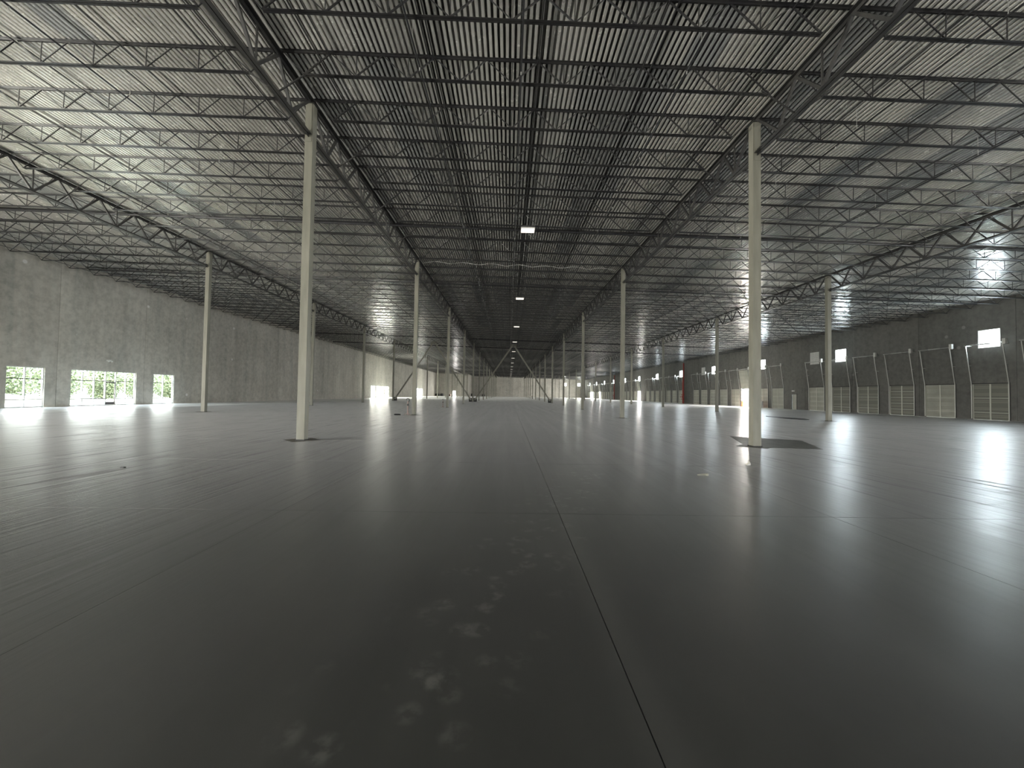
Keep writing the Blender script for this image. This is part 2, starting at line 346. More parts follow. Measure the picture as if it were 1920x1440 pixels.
# ------------------------------------------------------------------ walls made of tilt-up panels with openings
def rects_minus(a0, a1, b0, b1, holes):
    """split rectangle (a along wall, b up) around holes"""
    As = sorted({a0, a1} | {h[0] for h in holes} | {h[1] for h in holes})
    out = []
    for p, q in zip(As, As[1:]):
        if q <= a0 or p >= a1: continue
        cuts = sorted((h[2], h[3]) for h in holes if h[0] <= p + 1e-6 and h[1] >= q - 1e-6)
        z = b0
        for (lo, hi) in cuts:
            if lo > z: out.append((p, q, z, lo))
            z = max(z, hi)
        if z < b1: out.append((p, q, z, b1))
    return out
def wall(name, axis, pos, sgn, joints, a_lo, a_hi, top, holes, m):
    """axis 'y': wall runs along y at x=pos, thickness towards sgn"""
    def bx(mb, p, q, z0, z1, t0, t1):
        lo, hi = sorted((pos + sgn * t0, pos + sgn * t1))
        if axis == 'y': mb.box(lo, hi, p, q, z0, z1)
        else: mb.box(p, q, lo, hi, z0, z1)
    J = [a_lo] + [j for j in joints if a_lo + 0.3 < j < a_hi - 0.3] + [a_hi]
    mb = MB()
    for j in J[1:-1]: bx(mb, j - 0.02, j + 0.02, 0, top, 0.03, WT)
    root = mb.build(name, SEAL, kind='structure')
    for p, q in zip(J, J[1:]):
        pm = MB(); pa, qa = p + (0.012 if p > a_lo else 0), q - (0.012 if q < a_hi else 0)
        hs = [(max(h[0], pa), min(h[1], qa), h[2], h[3]) for h in holes if h[0] < qa and h[1] > pa]
        for r in rects_minus(pa, qa, 0, top, hs): bx(pm, r[0], r[1], r[2], r[3], 0, WT)
        pm.build('wall_panel', m, root)
    return root
DOCKY = [-4.7, -0.95, 2.8, 6.55, 10.3, 14.05, 17.8, 21.5, 25.3, 29.0, 32.75, 36.6, 40.2, 44.0, 47.58, 51.4, 58.85, 62.35, 66.7, 69.85, 73.72, 77.4, 81.1, 84.55, 92.1, 95.75, 99.3, 103.0, 106.75, 110.5, 114.1, 121.6] + [125.4 + 3.745 * i for i in range(5)] + [151.7 + 3.745 * i for i in range(14)]
DH, DW = 3.07, 2.52
LH = [(28.45, 30.8, 0.03, 3.1), (32.64, 38.3, 0.03, 3.1), (40.16, 42.58, 0.03, 3.1), (103.2, 106.28, 0.03, 3.22), (107.3, 113.8, 0.03, 3.22), (114.7, 118.3, 0.03, 3.22), (153.8, 158.2, 0.03, 3.25), (158.9, 164.2, 0.03, 3.25)] + [(y - 2.7, y + 2.7, 0.03, 3.15) for y in ADDED_L]  # last holes are the openings added beside the camera for light
wall('wall_left', 'y', WL, -1, [31.6 + 7.49 * i for i in range(-7, 23)], YB, YEL, zcol(WL) + 0.5, LH, CW)
BOARD = [51.7, 81.5]
RH = [(y - DW / 2, y + DW / 2, 0.0, DH) for y in DOCKY] + [(y - 0.79, y + 0.79, 6.17, 7.73) for y in CLERE_Y] + [(54.95, 55.95, 0, 2.2)]
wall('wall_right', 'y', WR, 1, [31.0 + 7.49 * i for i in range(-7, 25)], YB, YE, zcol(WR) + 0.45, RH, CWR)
wall('wall_far', 'x', YE, 1, [-13.0 + 7.4 * i for i in range(8)], XJ, WR, zcol(XJ) + 0.5, [(x - 0.75, x + 0.75, 6.3, 7.9) for x in (30.5, 38.0)], CW)
wall('wall_far_left', 'x', YEL, 1, [-31.0, -25.5], WL, XJ + WT, zcol(WL) + 0.5, [(-27.65, -26.25, 0, 2.65)], CW)
wall('wall_jog', 'y', XJ, -1, [], YEL, YE, zcol(XJ) + 0.5, [], CW)
wall('wall_back', 'x', YB, -1, [-32.0 + 5.8 * i for i in range(13)], WL, WR, zcol(WL) + 0.5, [(x - 1.8, x + 1.8, 0, 3.6) for x in ADDED_BACK_X], CWR)  # holes hold the lamps added behind the camera

# ------------------------------------------------------------------ roof deck
def deck_mb(mb, x0, n_ribs, y0, y1, z_at):
    pw = 0.1524; prof = [(0.0, 0.05), (0.048, 0.05), (0.061, 0.0), (0.129, 0.0), (0.142, 0.05)]
    pts = []
    for r in range(n_ribs):
        for (px, pz) in prof: pts.append((x0 + r * pw + px, pz))
    pts.append((x0 + n_ribs * pw, 0.05))
    b = len(mb.v)
    for y in (y0, y1): mb.v += [(x, y, z + z_at(x)) for x, z in pts]
    n = len(pts)
    for i in range(n - 1): mb.f.append((b + i, b + n + i, b + n + i + 1, b + i + 1))
DZ = 0.205
ceil = MB().box(WL - WT, WR + WT, YB - WT, YE + WT, 0, 0.12)
ceil.v = [(x, y, z + zcol(x) + DZ + 0.05) for x, y, z in ceil.v]
ceil = ceil.build('ceiling', JNT, kind='structure')
NS = int(math.ceil((WR - WL) / 0.9144)); sheet = MB(); deck_mb(sheet, 0, 6, 0, JS * 4 - 0.004, lambda x: -SL * x); sheet_me = sheet.mesh('deck_sheet', DK)
far = MB(); yrows = [Y0 - JS * 5 + JS * 4 * i for i in range(3)]; yn = yrows[-1] + JS * 4
for i in range(NS):
    x = WL + 0.9144 * i
    for yr in yrows: put('deck_sheet', sheet_me, ceil, (x, yr, zcol(x) + DZ))
    nr = 6
    deck_mb(far, x, nr, YB, yrows[0], lambda q: zcol(q) + DZ); deck_mb(far, x, nr, yn, YE, lambda q: zcol(q) + DZ)
far.build('distant_deck', DK, ceil, kind='stuff')

# ------------------------------------------------------------------ bar joists
JD = 0.67                       # joist depth, chord to chord
def joist_geo(span):
    """returns (top chord, bottom chord, members) in local frame: x along span, origin mid of top chord"""
    h = span / 2; n = 10; p = span / n
    top = MB().angle_x(-h, h, 1, 0.055, 0.007, True).angle_x(-h, h, -1, 0.055, 0.007, True)
    bot = MB(); bot.angle_x(-h + 0.75, h - 0.75, 1, 0.05, 0.007, False).angle_x(-h + 0.75, h - 0.75, -1, 0.05, 0.007, False)
    bot.v = [(x, y, z - JD - 0.03) for x, y, z in bot.v]
    mem = []
    for i in range(n):
        xb = -h + (i + 0.5) * p; xl = -h + i * p; xr = xl + p
        tz, bz = -0.03, -JD
        thick_r = xb < 0
        if i == 0: xl += 0.12
        if i == n - 1: xr -= 0.12
        mem.append(('web_diagonal', (xb, 0, bz), (xr, 0, tz), 0.034 if thick_r else 0.022))
        mem.append(('web_diagonal', (xb, 0, bz), (xl, 0, tz), 0.022 if thick_r else 0.034))
        if 0 < i < n - 1: mem.append(('web_strut', (xb, 0, bz), (xb, 0, tz), 0.02))
    return top, bot, mem
bays = [('far left', WL, XOL), ('left', XOL, XIL), ('centre', XIL, XIR), ('right', XIR, XOR), ('far right', XOR, WR)]
JFIRST, NEAR_N, THING_N = -4, 12, 60
NJ = int((YE - Y0) / JS) + 1
leftover = MB()
for bname, xa, xb_ in bays:
    span = xb_ - xa - 0.02; xm = (xa + xb_) / 2
    top, bot, mem = joist_geo(span)
    tme, bme = top.mesh('top_chord', JM), bot.mesh('bottom_chord', JM)
    web = MB()
    for nme, a, c, t in mem: web.bar(a, c, t)
    wme = web.mesh('web', JM)
    cache = {}
    def member_mesh(nme, a, c, t):
        d = Vector(c) - Vector(a); key = (nme, round(d.x, 3), round(t, 3))
        if key not in cache: cache[key] = MB().bar((0, 0, 0), tuple(d), t).mesh(nme, JM)
        return cache[key]
    for k_ in range(NJ - JFIRST):
        idx = JFIRST + k_; y = Y0 + JS * idx
        if y > YE - 0.4: break
        if y > YEL - 0.4 and xb_ <= XOL + 1: break
        zc_ = zcol(xm) + 0.2
        if k_ < THING_N:
            r = thing('bar_joist', f'{nth(k_ + 1)} dark grey open-web roof joist from the camera, {bname} bay', 'joist', (xm, y, zc_), f'bar joists across the {bname} bay', (0, ANG, 0))
            put('top_chord', tme, r); put('bottom_chord', bme, r)
            if k_ < NEAR_N and bname not in ('far left', 'far right'):
                for nme, a, c, t in mem: put(nme, member_mesh(nme, a, c, t), r, a)
            else: put('web', wme, r)
        else:
            h = span / 2
            def R(p): return (xm + p[0], y, zc_ + p[2] - SL * p[0])
            lo = -h
            if y > YEL - 0.4 and bname == 'left': lo = XJ + 0.1 - xm
            leftover.bar(R((lo, 0, -0.03)), R((h, 0, -0.03)), 0.12, 0.055)
            leftover.bar(R((lo + .75, 0, -JD - .01)), R((h - .75, 0, -JD - .01)), 0.11, 0.05)
            for nme, a, c, t in mem:
                if min(a[0], c[0]) >= lo: leftover.bar(R(a), R(c), t)
o = leftover.build('distant_joists', JM, kind='stuff'); tag(o, 'mass of dark roof joists receding towards the far wall', 'joists')

# ------------------------------------------------------------------ bridging angles running the length of the roof
def bridging(x, dz, size, label):
    mb = MB().bar((x, Y0 + JS * JFIRST, zcol(x) + dz), (x, YE - 0.3 if x > XOL else YEL - 0.3, zcol(x) + dz), size * 0.75)
    tag(mb.build('bridging_angle', JM), label, 'bridging', 'bridging angles')
for bname, xa, xb_ in bays:
    off = 0.6 if bname == 'right' else 0.0; xm = (xa + xb_) / 2
    for q in range(-2, 3):
        x = xm + q * 2.98 + off
        if abs(x - xa) < 0.6 or abs(xb_ - x) < 0.6: continue
        bridging(x, 0.115, 0.045, f'thin dark angle under the deck, {nth(q + 3)} from the left of {bname} bay')
        bridging(x, 0.17 - JD + 0.06, 0.04, f'thin dark angle on joist bottoms, {nth(q + 3)} from the left of {bname} bay')

# ------------------------------------------------------------------ joist girders
GD = 1.13
def girder_members():
    mem = []
    n = 8
    for i in range(n):
        ya, yb = i * JS, (i + 1) * JS; ymid = (ya + yb) / 2
        if i == 0: ymid = ya + JS * 0.62
        if i == n - 1: ymid = yb - JS * 0.62
        mem.append(('web_diagonal', (0, ya + (0.14 if i == 0 else 0), -0.04), (0, ymid, -GD), 0.075))
        mem.append(('web_diagonal', (0, yb - (0.14 if i == n - 1 else 0), -0.04), (0, ymid, -GD), 0.075))
        if i % 2 == 0: mem.append(('web_strut', (0, ymid, -GD), (0, ymid, -0.04), 0.04))
    return mem
def two_angles_y(y0, y1, leg, top):
    m_ = MB().angle_x(y0, y1, 1, leg, 0.012, top).angle_x(y0, y1, -1, leg, 0.012, top)
    m_.v = [(-v[1], v[0], v[2]) for v in m_.v]; return m_
gt_me = two_angles_y(0.0, L, 0.11, True).mesh('top_chord', GM)
gb_ = two_angles_y(0.14, L - 0.14, 0.10, False); gb_.v = [(x, y, z - GD - 0.05) for x, y, z in gb_.v]; gb_me = gb_.mesh('bottom_chord', GM)
gmem = girder_members()
gw = MB()
for nme, a, c, t in gmem: gw.bar(a, c, t, t)
gw_me = gw.mesh('web', GM)
gcache = {}
kb_me = MB().bar((0.03, 0, -GD + 0.02), (1.0, 0, -0.45), 0.035).mesh('knee_brace', GM)
kb2_me = MB().bar((-0.03, 0, -GD + 0.02), (-1.0, 0, -0.45), 0.035).mesh('knee_brace', GM)
rows = [('outer left', XOL), ('inner left', XIL), ('inner right', XIR), ('outer right', XOR)]
for rname, x in rows:
    for j in range(-1, 13):
        ya = Y0 + L * j
        if rname == 'outer left' and ya > YEL - 5: break
        r = thing('joist_girder', f'{nth(j + 2)} heavy steel roof truss from the camera along the {rname} columns', 'girder', (x, ya, zcol(x) + 0.11), f'girders over the {rname} columns')
        put('top_chord', gt_me, r); put('bottom_chord', gb_me, r)
        if j < 3:
            for nme, a, c, t in gmem:
                key = (nme, round(c[1] - a[1], 3), round(a[2], 3), round(c[2], 3))
                if key not in gcache: gcache[key] = MB().bar((0, 0, 0), (0, c[1] - a[1], c[2] - a[2]), t).mesh(nme, GM)
                put(nme, gcache[key], r, a)
        else: put('web', gw_me, r)
        if j < 5:
            for q in (1, 3, 5, 7):
                if rname != 'outer left': put('knee_brace', kb2_me, r, (0, q * JS, 0))
                if rname != 'outer right': put('knee_brace', kb_me, r, (0, q * JS, 0))

# ------------------------------------------------------------------ columns
CWD = 0.255
for rname, x in rows:
    hgt = zcol(x); h = CWD / 2
    shaft = MB().box(-h, h, -h, h, 0.03, hgt - 0.02)
    sme = shaft.mesh('shaft', CM)
    bme = MB().box(-0.15, 0.15, -0.15, 0.15, 0.0, 0.03).mesh('base_plate', BP)
    cme = MB().box(-0.17, 0.17, -0.19, 0.19, hgt - 0.02, hgt + 0.0).mesh('cap_plate', GM)
    pl = MB(); pl.box(-0.01, 0.01, -0.30, -h, hgt - GD - 0.02, hgt - GD + 0.20); pl.box(-0.01, 0.01, h, 0.30, hgt - GD - 0.02, hgt - GD + 0.20)
    pme = pl.mesh('stabiliser_plate', BP)
    st = MB().box(-0.09, 0.09, -h - 0.012, -h, hgt - 1.3, hgt - 0.02).mesh('stiffener', CM)
    for j in range(-1 if 'outer' in rname else 0, 14):
        y = Y0 + L * j
        if y > YEL - 3 and rname == 'outer left': break
        if y > YE - 1: break
        if j == -1: continue
        r = thing('steel_column', f'{nth(j + 1)} square cream steel column of the {rname} row, counted from the camera', 'column', (x, y, 0), f'columns of the {rname} row')
        put('shaft', sme, r); put('base_plate', bme, r); put('cap_plate', cme, r); put('stabiliser_plate', pme, r); put('stiffener', st, r)
# square isolation blocks let into the slab round the nearest columns, and one patched area
for x, y in ((XIL, Y0), (XIR, Y0), (XIL, Y0 + L), (XIR, Y0 + L), (XOL, Y0 + L), (XOR, Y0 + L)):
    d = 0.62; mb = MB(); mb.v = [(x - d, y, 0), (x, y - d, 0), (x + d, y, 0), (x, y + d, 0)]
    mb.v += [(a, b, 0.004) for a, b, c in mb.v]
    mb.f = [(3, 2, 1, 0), (4, 5, 6, 7), (0, 1, 5, 4), (1, 2, 6, 5), (2, 3, 7, 6), (3, 0, 4, 7)]
    mb.build('isolation_block', PATCH, fl)
mb = MB(); mb.v = [(7.72, 12.5, 0), (9.9, 12.2, 0), (11.1, 14.7, 0), (9.05, 15.9, 0)]; mb.v += [(a, b, 0.005) for a, b, c in mb.v]
mb.f = [(3, 2, 1, 0), (4, 5, 6, 7), (0, 1, 5, 4), (1, 2, 6, 5), (2, 3, 7, 6), (3, 0, 4, 7)]
mb.build('floor_patch', PATCH, fl)

# chevron braces at the fifth column line
for nm, xa, xb_ in (('centre', XIL, XIR), ('left', XOL, XIL)):
    y = Y0 + 4 * L; xm = (xa + xb_) / 2; zt = zcol(xm) - 0.35
    r = thing('chevron_brace', f'inverted V brace of square cream tubes across the {nm} bay', 'brace', (xm, y, 0), 'chevron braces')
    for sgn, xe in ((-1, xa - xm), (1, xb_ - xm)):
        MB().bar((xe - sgn * 0.35, 0, 0.35), (sgn * 0.22, 0, zt), 0.24, 0.24).build('brace_leg', CM, r)
        MB().box(*sorted((xe - sgn * 0.16, xe - sgn * 0.75)), -0.015, 0.015, 0.03, 0.7).build('base_gusset', BP, r)
    MB().box(-0.6, 0.6, -0.015, 0.015, zt - 0.25, zt + 0.30).build('top_gusset', CM, r)

# ------------------------------------------------------------------ overhead pipes, lights, cable
for n, (y, dz, rr) in enumerate(((21.35, -0.25, 0.055), (33.4, 0.0, 0.08), (67.6, 0.0, 0.09), (79.6, 0.0, 0.09))):
    mb = MB().tube((WL + 0.3, y, zcol(WL) + dz), (WR - 0.3, y, zcol(WR) + dz), rr, 10)
    tag(mb.build('sprinkler_main', PIPE), f'{nth(n + 1)} black pipe from the camera crossing the whole roof', 'pipe', 'black pipes crossing the roof')
for n, (x, y0_, y1_) in enumerate(((0.2, 5.5, 90), (-2.55, 5.5, 60), (10.9, 8, 60), (-12.0, 8, 70), (16.0, 9, 70), (-18.2, 9, 70), (4.6, 9, 60))):
    r = thing('sprinkler_branch', f'thin dark sprinkler pipe below the joists, {nth(1 + sorted((0.2, -2.55, 10.9, -12.0, 16.0, -18.2, 4.6)).index(x))} from the left', 'pipe', (x, y0_, zcol(x) - JD + 0.1), 'sprinkler branch pipes')
    MB().tube((0, 0, 0), (0, y1_ - y0_, 0), 0.024, 8).build('pipe', PIPE, r)
    hm = MB().bar((0, 0, -0.02), (0, 0, JD), 0.012).mesh('hanger', GALV); sm = MB().tube((0, 0, -0.1), (0, 0, 0), 0.016, 6).mesh('sprinkler_head', GALV)
    for q in range(int((y1_ - y0_) / JS / 2)):
        put('hanger', hm, r, (0, 0.3 + q * JS * 2, 0)); put('sprinkler_head', sm, r, (0, 1.1 + q * JS * 2, 0))
hb = MB().box(-0.375, 0.375, -0.28, 0.28, 0, 0.07).mesh('housing', WHITE)
df = MB()
for q in (-0.19, 0.0, 0.19): df.box(-0.35, 0.35, q - 0.085, q + 0.085, -0.012, 0.0)
dfm = df.mesh('diffuser', LAMP)
cb_ = MB().bar((-0.3, 0, 0.07), (-0.3, 0, 0.55), 0.01).bar((0.3, 0, 0.07), (0.3, 0, 0.55), 0.01).mesh('hanging_wire', GALV)
for k_ in range(13):
    y = 20.64 + L * k_
    r = thing('high_bay_light', f'white flat ceiling light, {nth(k_ + 1)} from the camera down the centre bay', 'light', (0.88, y, 10.36), 'high bay lights')
    put('housing', hb, r); put('diffuser', dfm, r); put('hanging_wire', cb_, r)
mb = MB(); pts = []
for q in range(31):
    t = q / 30; x = XIL + 0.5 + t * 13.6; pts.append((x, 27.2, 10.55 + 0.16 * abs(math.sin(t * math.pi * 7)) - SL * x))
for a, b in zip(pts, pts[1:]): mb.tube(a, b, 0.011, 6)
tag(mb.build('swagged_cable', WHITE), 'thin pale cable swagged across the centre bay near the second columns', 'cable')

# ------------------------------------------------------------------ left wall windows and storefront
def glazed(name, ya, yb, z1, vbars, hbars, door=None, xw=WL - 0.13, z0=0.03):
    fr = MB(); w_ = 0.06; x0, x1 = xw - 0.06, xw + 0.06
    fr.box(x0, x1, ya, ya + w_, z0, z1).box(x0, x1, yb - w_, yb, z0, z1).box(x0, x1, ya + w_, yb - w_, z1 - w_, z1).box(x0, x1, ya + w_, yb - w_, z0, z0 + w_)
    r = fr.build(name, ALU, kind='structure')
    vs = [ya] + vbars + [yb]; hs = [z0] + hbars + [z1]
    for v in vbars:
        MB().box(x0, x1, v - 0.03, v + 0.03, z0 + w_, z1 - w_).build('mullion', ALU, r)
    for h_ in hbars:
        for a, b in zip(vs, vs[1:]):
            if door and abs(a - door[0]) < 0.01 and h_ < 1: continue
            MB().box(x0 + 0.01, x1 - 0.005, a + 0.03, b - 0.03, h_ - 0.03, h_ + 0.03).build('transom', BRZ, r)
    for a, b in zip(vs, vs[1:]):
        isd = door and abs(a - door[0]) < 0.01
        H_ = [h_ for h_ in hs if not (isd and abs(h_ - 0.62) < 0.05)]
        for c, d in zip(H_, H_[1:]):
            if isd and d < 2.5 and c < 1: continue
            MB().box(xw - 0.004, xw + 0.004, a + 0.03, b - 0.03, c + 0.03, d - 0.03).build('pane', GLASS, r)
    return r
glazed('window_1', 28.45, 30.8, 3.1, [29.62], [0.62, 2.2])
sf = glazed('window_2', 32.64, 38.3, 3.1, [33.6, 34.55, 35.5, 36.42, 37.36], [0.62, 2.2], door=(35.5,))
glazed('window_3', 40.16, 42.58, 3.1, [41.37], [0.62, 2.2])
d = MB().box(-0.03, 0.03, 0, 0.07, 0, 2.1).box(-0.03, 0.03, 0.83, 0.9, 0, 2.1).box(-0.03, 0.03, 0.07, 0.83, 2.0, 2.1).box(-0.03, 0.03, 0.07, 0.83, 0, 0.28)
dr = d.build('door_1', BRZ, None, (WL - 0.13, 35.52, 0.04), 'structure')
MB().box(-0.004, 0.004, 0.07, 0.83, 0.28, 2.0).build('pane', GLASS, dr); MB().box(0.03, 0.07, 0.1, 0.8, 0.95, 1.0).build('push_bar', BRZ, dr)
glazed('window_4', 103.2, 106.28, 3.22, [104.7], [0.62, 2.3]); glazed('window_5', 107.3, 113.8, 3.22, [108.9, 110.5, 112.1], [0.62, 2.3]); glazed('window_6', 114.7, 118.3, 3.22, [116.5], [0.62, 2.3])
glazed('window_7', 153.8, 158.2, 3.25, [156.0], [2.3]); glazed('window_8', 158.9, 164.2, 3.25, [161.5], [2.3])
r = thing('emergency_light', 'small white twin-head emergency light on the left wall above the glass door', 'light', (WL, 35.6, 4.05))
MB().box(0, 0.1, -0.2, 0.2, -0.05, 0.09).build('housing', WHITE, r)
for q in (-0.14, 0.14): MB().tube((0.1, q, -0.02), (0.2, q, -0.07), 0.06, 10, 0.075).build('lamp_head', WHITE, r)

# ------------------------------------------------------------------ right wall: high windows, boarded windows, dock doors
for n, yc in enumerate(CLERE_Y):
    f_ = MB(); x0, x1 = WR + 0.02, WR + 0.09
    f_.box(x0, x1, yc - 0.79, yc - 0.74, 6.17, 7.73).box(x0, x1, yc + 0.74, yc + 0.79, 6.17, 7.73).box(x0, x1, yc - 0.74, yc + 0.74, 7.68, 7.73).box(x0, x1, yc - 0.74, yc + 0.74, 6.17, 6.22)
    r = f_.build(f'window_{9 + n}', ALU, kind='structure')
    MB().box(WR + 0.05, WR + 0.056, yc - 0.74, yc + 0.74, 6.22, 7.68).build('pane', GLASS, r)
for n, xc in enumerate((30.5, 38.0)):
    f_ = MB(); y0_, y1_ = YE + 0.02, YE + 0.09
    f_.box(xc - .75, xc - .7, y0_, y1_, 6.3, 7.9).box(xc + .7, xc + .75, y0_, y1_, 6.3, 7.9).box(xc - .7, xc + .7, y0_, y1_, 7.85, 7.9).box(xc - .7, xc + .7, y0_, y1_, 6.3, 6.35)
    r = f_.build(f'window_{30 + n}', ALU, kind='structure')
    MB().box(xc - .7, xc + .7, YE + 0.05, YE + 0.056, 6.35, 7.85).build('pane', GLASS, r)
for n, yc in enumerate(BOARD):
    r = thing('wall_louvre', ('nearer' if n == 0 else 'farther') + ' pale square louvred panel high on the right wall', 'louvre', (WR, yc, 6.97))
    MB().box(-0.06, 0, -0.72, -0.66, -0.8, 0.8).box(-0.06, 0, 0.66, 0.72, -0.8, 0.8).box(-0.06, 0, -0.66, 0.66, 0.74, 0.8).box(-0.06, 0, -0.66, 0.66, -0.8, -0.74).build('frame', WHITE, r)
    MB().box(-0.06, 0, -0.03, 0.03, -0.74, 0.74).build('mullion', WHITE, r)
    sl = MB().bar((-0.03, 0, -0.05), (-0.03, 0, 0.05), 1.3, 0.012, up=(1, 0, 0)); sl = MB(); sl.v = [(-0.055, -0.66, -0.06), (-0.055, 0.66, -0.06), (-0.005, 0.66, 0.06), (-0.005, -0.66, 0.06), (-0.045, -0.66, -0.06), (-0.045, 0.66, -0.06), (0.0, 0.66, 0.06), (0.0, -0.66, 0.06)]
    sl.f = [(0, 1, 2, 3), (7, 6, 5, 4), (0, 4, 5, 1), (1, 5, 6, 2), (2, 6, 7, 3), (3, 7, 4, 0)]; slm = sl.mesh('slat', WHITE)
    for q in range(11): put('slat', slm, r, (0, 0, -0.66 + q * 0.132))
# sectional dock doors
SEC = DH / 5
pan = MB().box(0.012, 0.045, -DW / 2, DW / 2, 0.0, SEC).box(0.0, 0.012, -DW / 2, DW / 2, 0.01, SEC - 0.01); pan_me = pan.mesh('door_section', DOORM); pan_dk = pan.mesh('door_section', DOORD)
ribm = MB().box(-0.022, 0.0, -DW / 2 + 0.04, DW / 2 - 0.04, SEC * 0.40, SEC * 0.48).box(-0.022, 0.0, -DW / 2 + 0.04, DW / 2 - 0.04, SEC * 0.62, SEC * 0.68).mesh('rib', RIB)
stl = MB().box(-0.035, 0.0, -0.045, 0.045, 0.02, DH - 0.02).mesh('centre_stile', STRUT)
edg = MB().box(-0.035, 0.0, -DW / 2, -DW / 2 + 0.07, 0.02, DH - 0.02).box(-0.035, 0.0, DW / 2 - 0.07, DW / 2, 0.02, DH - 0.02).mesh('end_stile', STRUT)
strm = MB().box(-0.05, -0.03, -DW / 2 + 0.05, DW / 2 - 0.05, 0, 0.05).mesh('reinforcing_strut', STRUT)
lean = 0.54
def trk(sy):
    y = sy * (DW / 2 + 0.03)
    return MB().bar((-0.06, y, 0.05), (-0.06, y, 3.05), 0.05).bar((-0.06, y, 3.05), (-lean, y, 6.42), 0.05).mesh('track', GALV)
trm = (trk(-1), trk(1))
shm = MB().tube((-lean, -DW / 2 - 0.15, 6.45), (-lean, DW / 2 + 0.15, 6.45), 0.035, 8).tube((-lean, -0.5, 6.45), (-lean, 0.5, 6.45), 0.06, 10).mesh('spring_shaft', GALV)
brk = MB().bar((0, -DW / 2 - 0.03, 6.42), (-lean, -DW / 2 - 0.03, 6.42), 0.05).bar((0, DW / 2 + 0.03, 6.42), (-lean, DW / 2 + 0.03, 6.42), 0.05).bar((0, -DW / 2 - 0.03, 4.7), (-0.32, -DW / 2 - 0.03, 4.7), 0.035).bar((0, DW / 2 + 0.03, 4.7), (-0.32, DW / 2 + 0.03, 4.7), 0.035).mesh('track_bracket', GALV)
opm = MB().box(-lean - 0.09, -lean + 0.09, -DW / 2 - 0.28, -DW / 2 - 0.06, 6.3, 6.75).mesh('drum', GALV)
frm = MB().box(-0.02, 0.0, -DW / 2 - 0.07, -DW / 2, 0, DH + 0.07).box(-0.02, 0.0, DW / 2, DW / 2 + 0.07, 0, DH + 0.07).box(-0.02, 0.0, -DW / 2, DW / 2, DH, DH + 0.07).mesh('door_frame', BP)
for n, yc in enumerate(DOCKY):
    r = put(f'door_{n + 2}', frm, None, (WR, yc, 0), 'structure')
    opened = yc < 4 or any(abs(yc - q) < 0.1 for q in OPEN_Y)  # doors beside the camera stand open only for the added lamps
    zo = 3.2 if opened else 0.0; xo = -0.12 if opened else 0.02
    ang = math.atan2(lean, 3.35) if opened else 0
    for q in range(5):
        s_ = put('door_section', pan_dk if yc in (32.75, 29.0, 40.2, 44.0, 47.58) else pan_me, r, (xo - (0.16 * SEC * (q + 0.2) if opened else 0), 0, zo + q * SEC)); s_.rotation_euler = (0, -ang * (1 if opened else 0), 0)
        rb = put('rib', ribm, s_)
    if not opened:
        put('centre_stile', stl, r, (0.02, 0, 0)); put('end_stile', edg, r, (0.02, 0, 0))
        for q in (1, 3) if n % 3 else (1, 2, 3, 4): put('reinforcing_strut', strm, r, (0.02, 0, q * SEC - 0.02))
    put('track', trm[0], r); put('track', trm[1], r); put('spring_shaft', shm, r); put('track_bracket', brk, r); put('drum', opm, r)
# personnel door and the light over it
r = MB().box(-0.03, 0, -0.5, -0.44, 0, 2.2).box(-0.03, 0, 0.44, 0.5, 0, 2.2).box(-0.03, 0, -0.44, 0.44, 2.14, 2.2).build('door_60', BP, None, (WR, 55.45, 0), 'structure')
MB().box(0.02, 0.06, -0.44, 0.44, 0, 2.14).build('door_leaf', DOORM, r); MB().box(-0.03, 0.02, 0.3, 0.4, 1.0, 1.05).build('handle', GALV, r)
r = thing('door_canopy_light', 'small pale light fixture on the right wall over the narrow door', 'light', (WR, 55.6, 2.62))
MB().box(-0.1, 0, -0.2, 0.2, -0.06, 0.09).build('housing', WHITE, r); MB().box(-0.16, -0.1, -0.17, 0.17, -0.05, 0.06).build('lens', WHITE, r)
# far-left wall door frame (open, daylight behind)
MB().box(-27.7, -27.62, YEL - 0.03, YEL, 0, 2.7).box(-26.28, -26.2, YEL - 0.03, YEL, 0, 2.7).box(-27.62, -26.28, YEL - 0.03, YEL, 2.63, 2.7).build('door_61', ALU, None, None, 'structure')

# red sprinkler risers by the right wall
for n, y in enumerate((89.65, 148.8)):
    r = thing('fire_riser', ('nearer' if n == 0 else 'farther') + ' red sprinkler riser pipe standing against the right wall', 'pipe', (WR - 0.55, y, 0), 'red fire risers')
    MB().tube((0, 0, 0), (0, 0, 9.3), 0.13, 12).build('riser_pipe', RED, r)
    MB().tube((0, 0.45, 0), (0, 0.45, 5.4), 0.09, 12).build('riser_pipe', RED, r)
    MB().tube((0, -0.02, 3.2), (0, 0.47, 3.2), 0.07, 10).build('link_pipe', RED, r)
    for q, z in ((0, 1.0), (0, 2.0), (0.45, 1.5)):
        v = MB().tube((0, q, z - 0.2), (0, q, z + 0.2), 0.2, 12).tube((-0.2, q, z), (-0.42, q, z), 0.03, 8).build('valve', RED, r)
        MB().tube((-0.42, q, z), (-0.45, q, z), 0.17, 14).build('hand_wheel', RED, v)

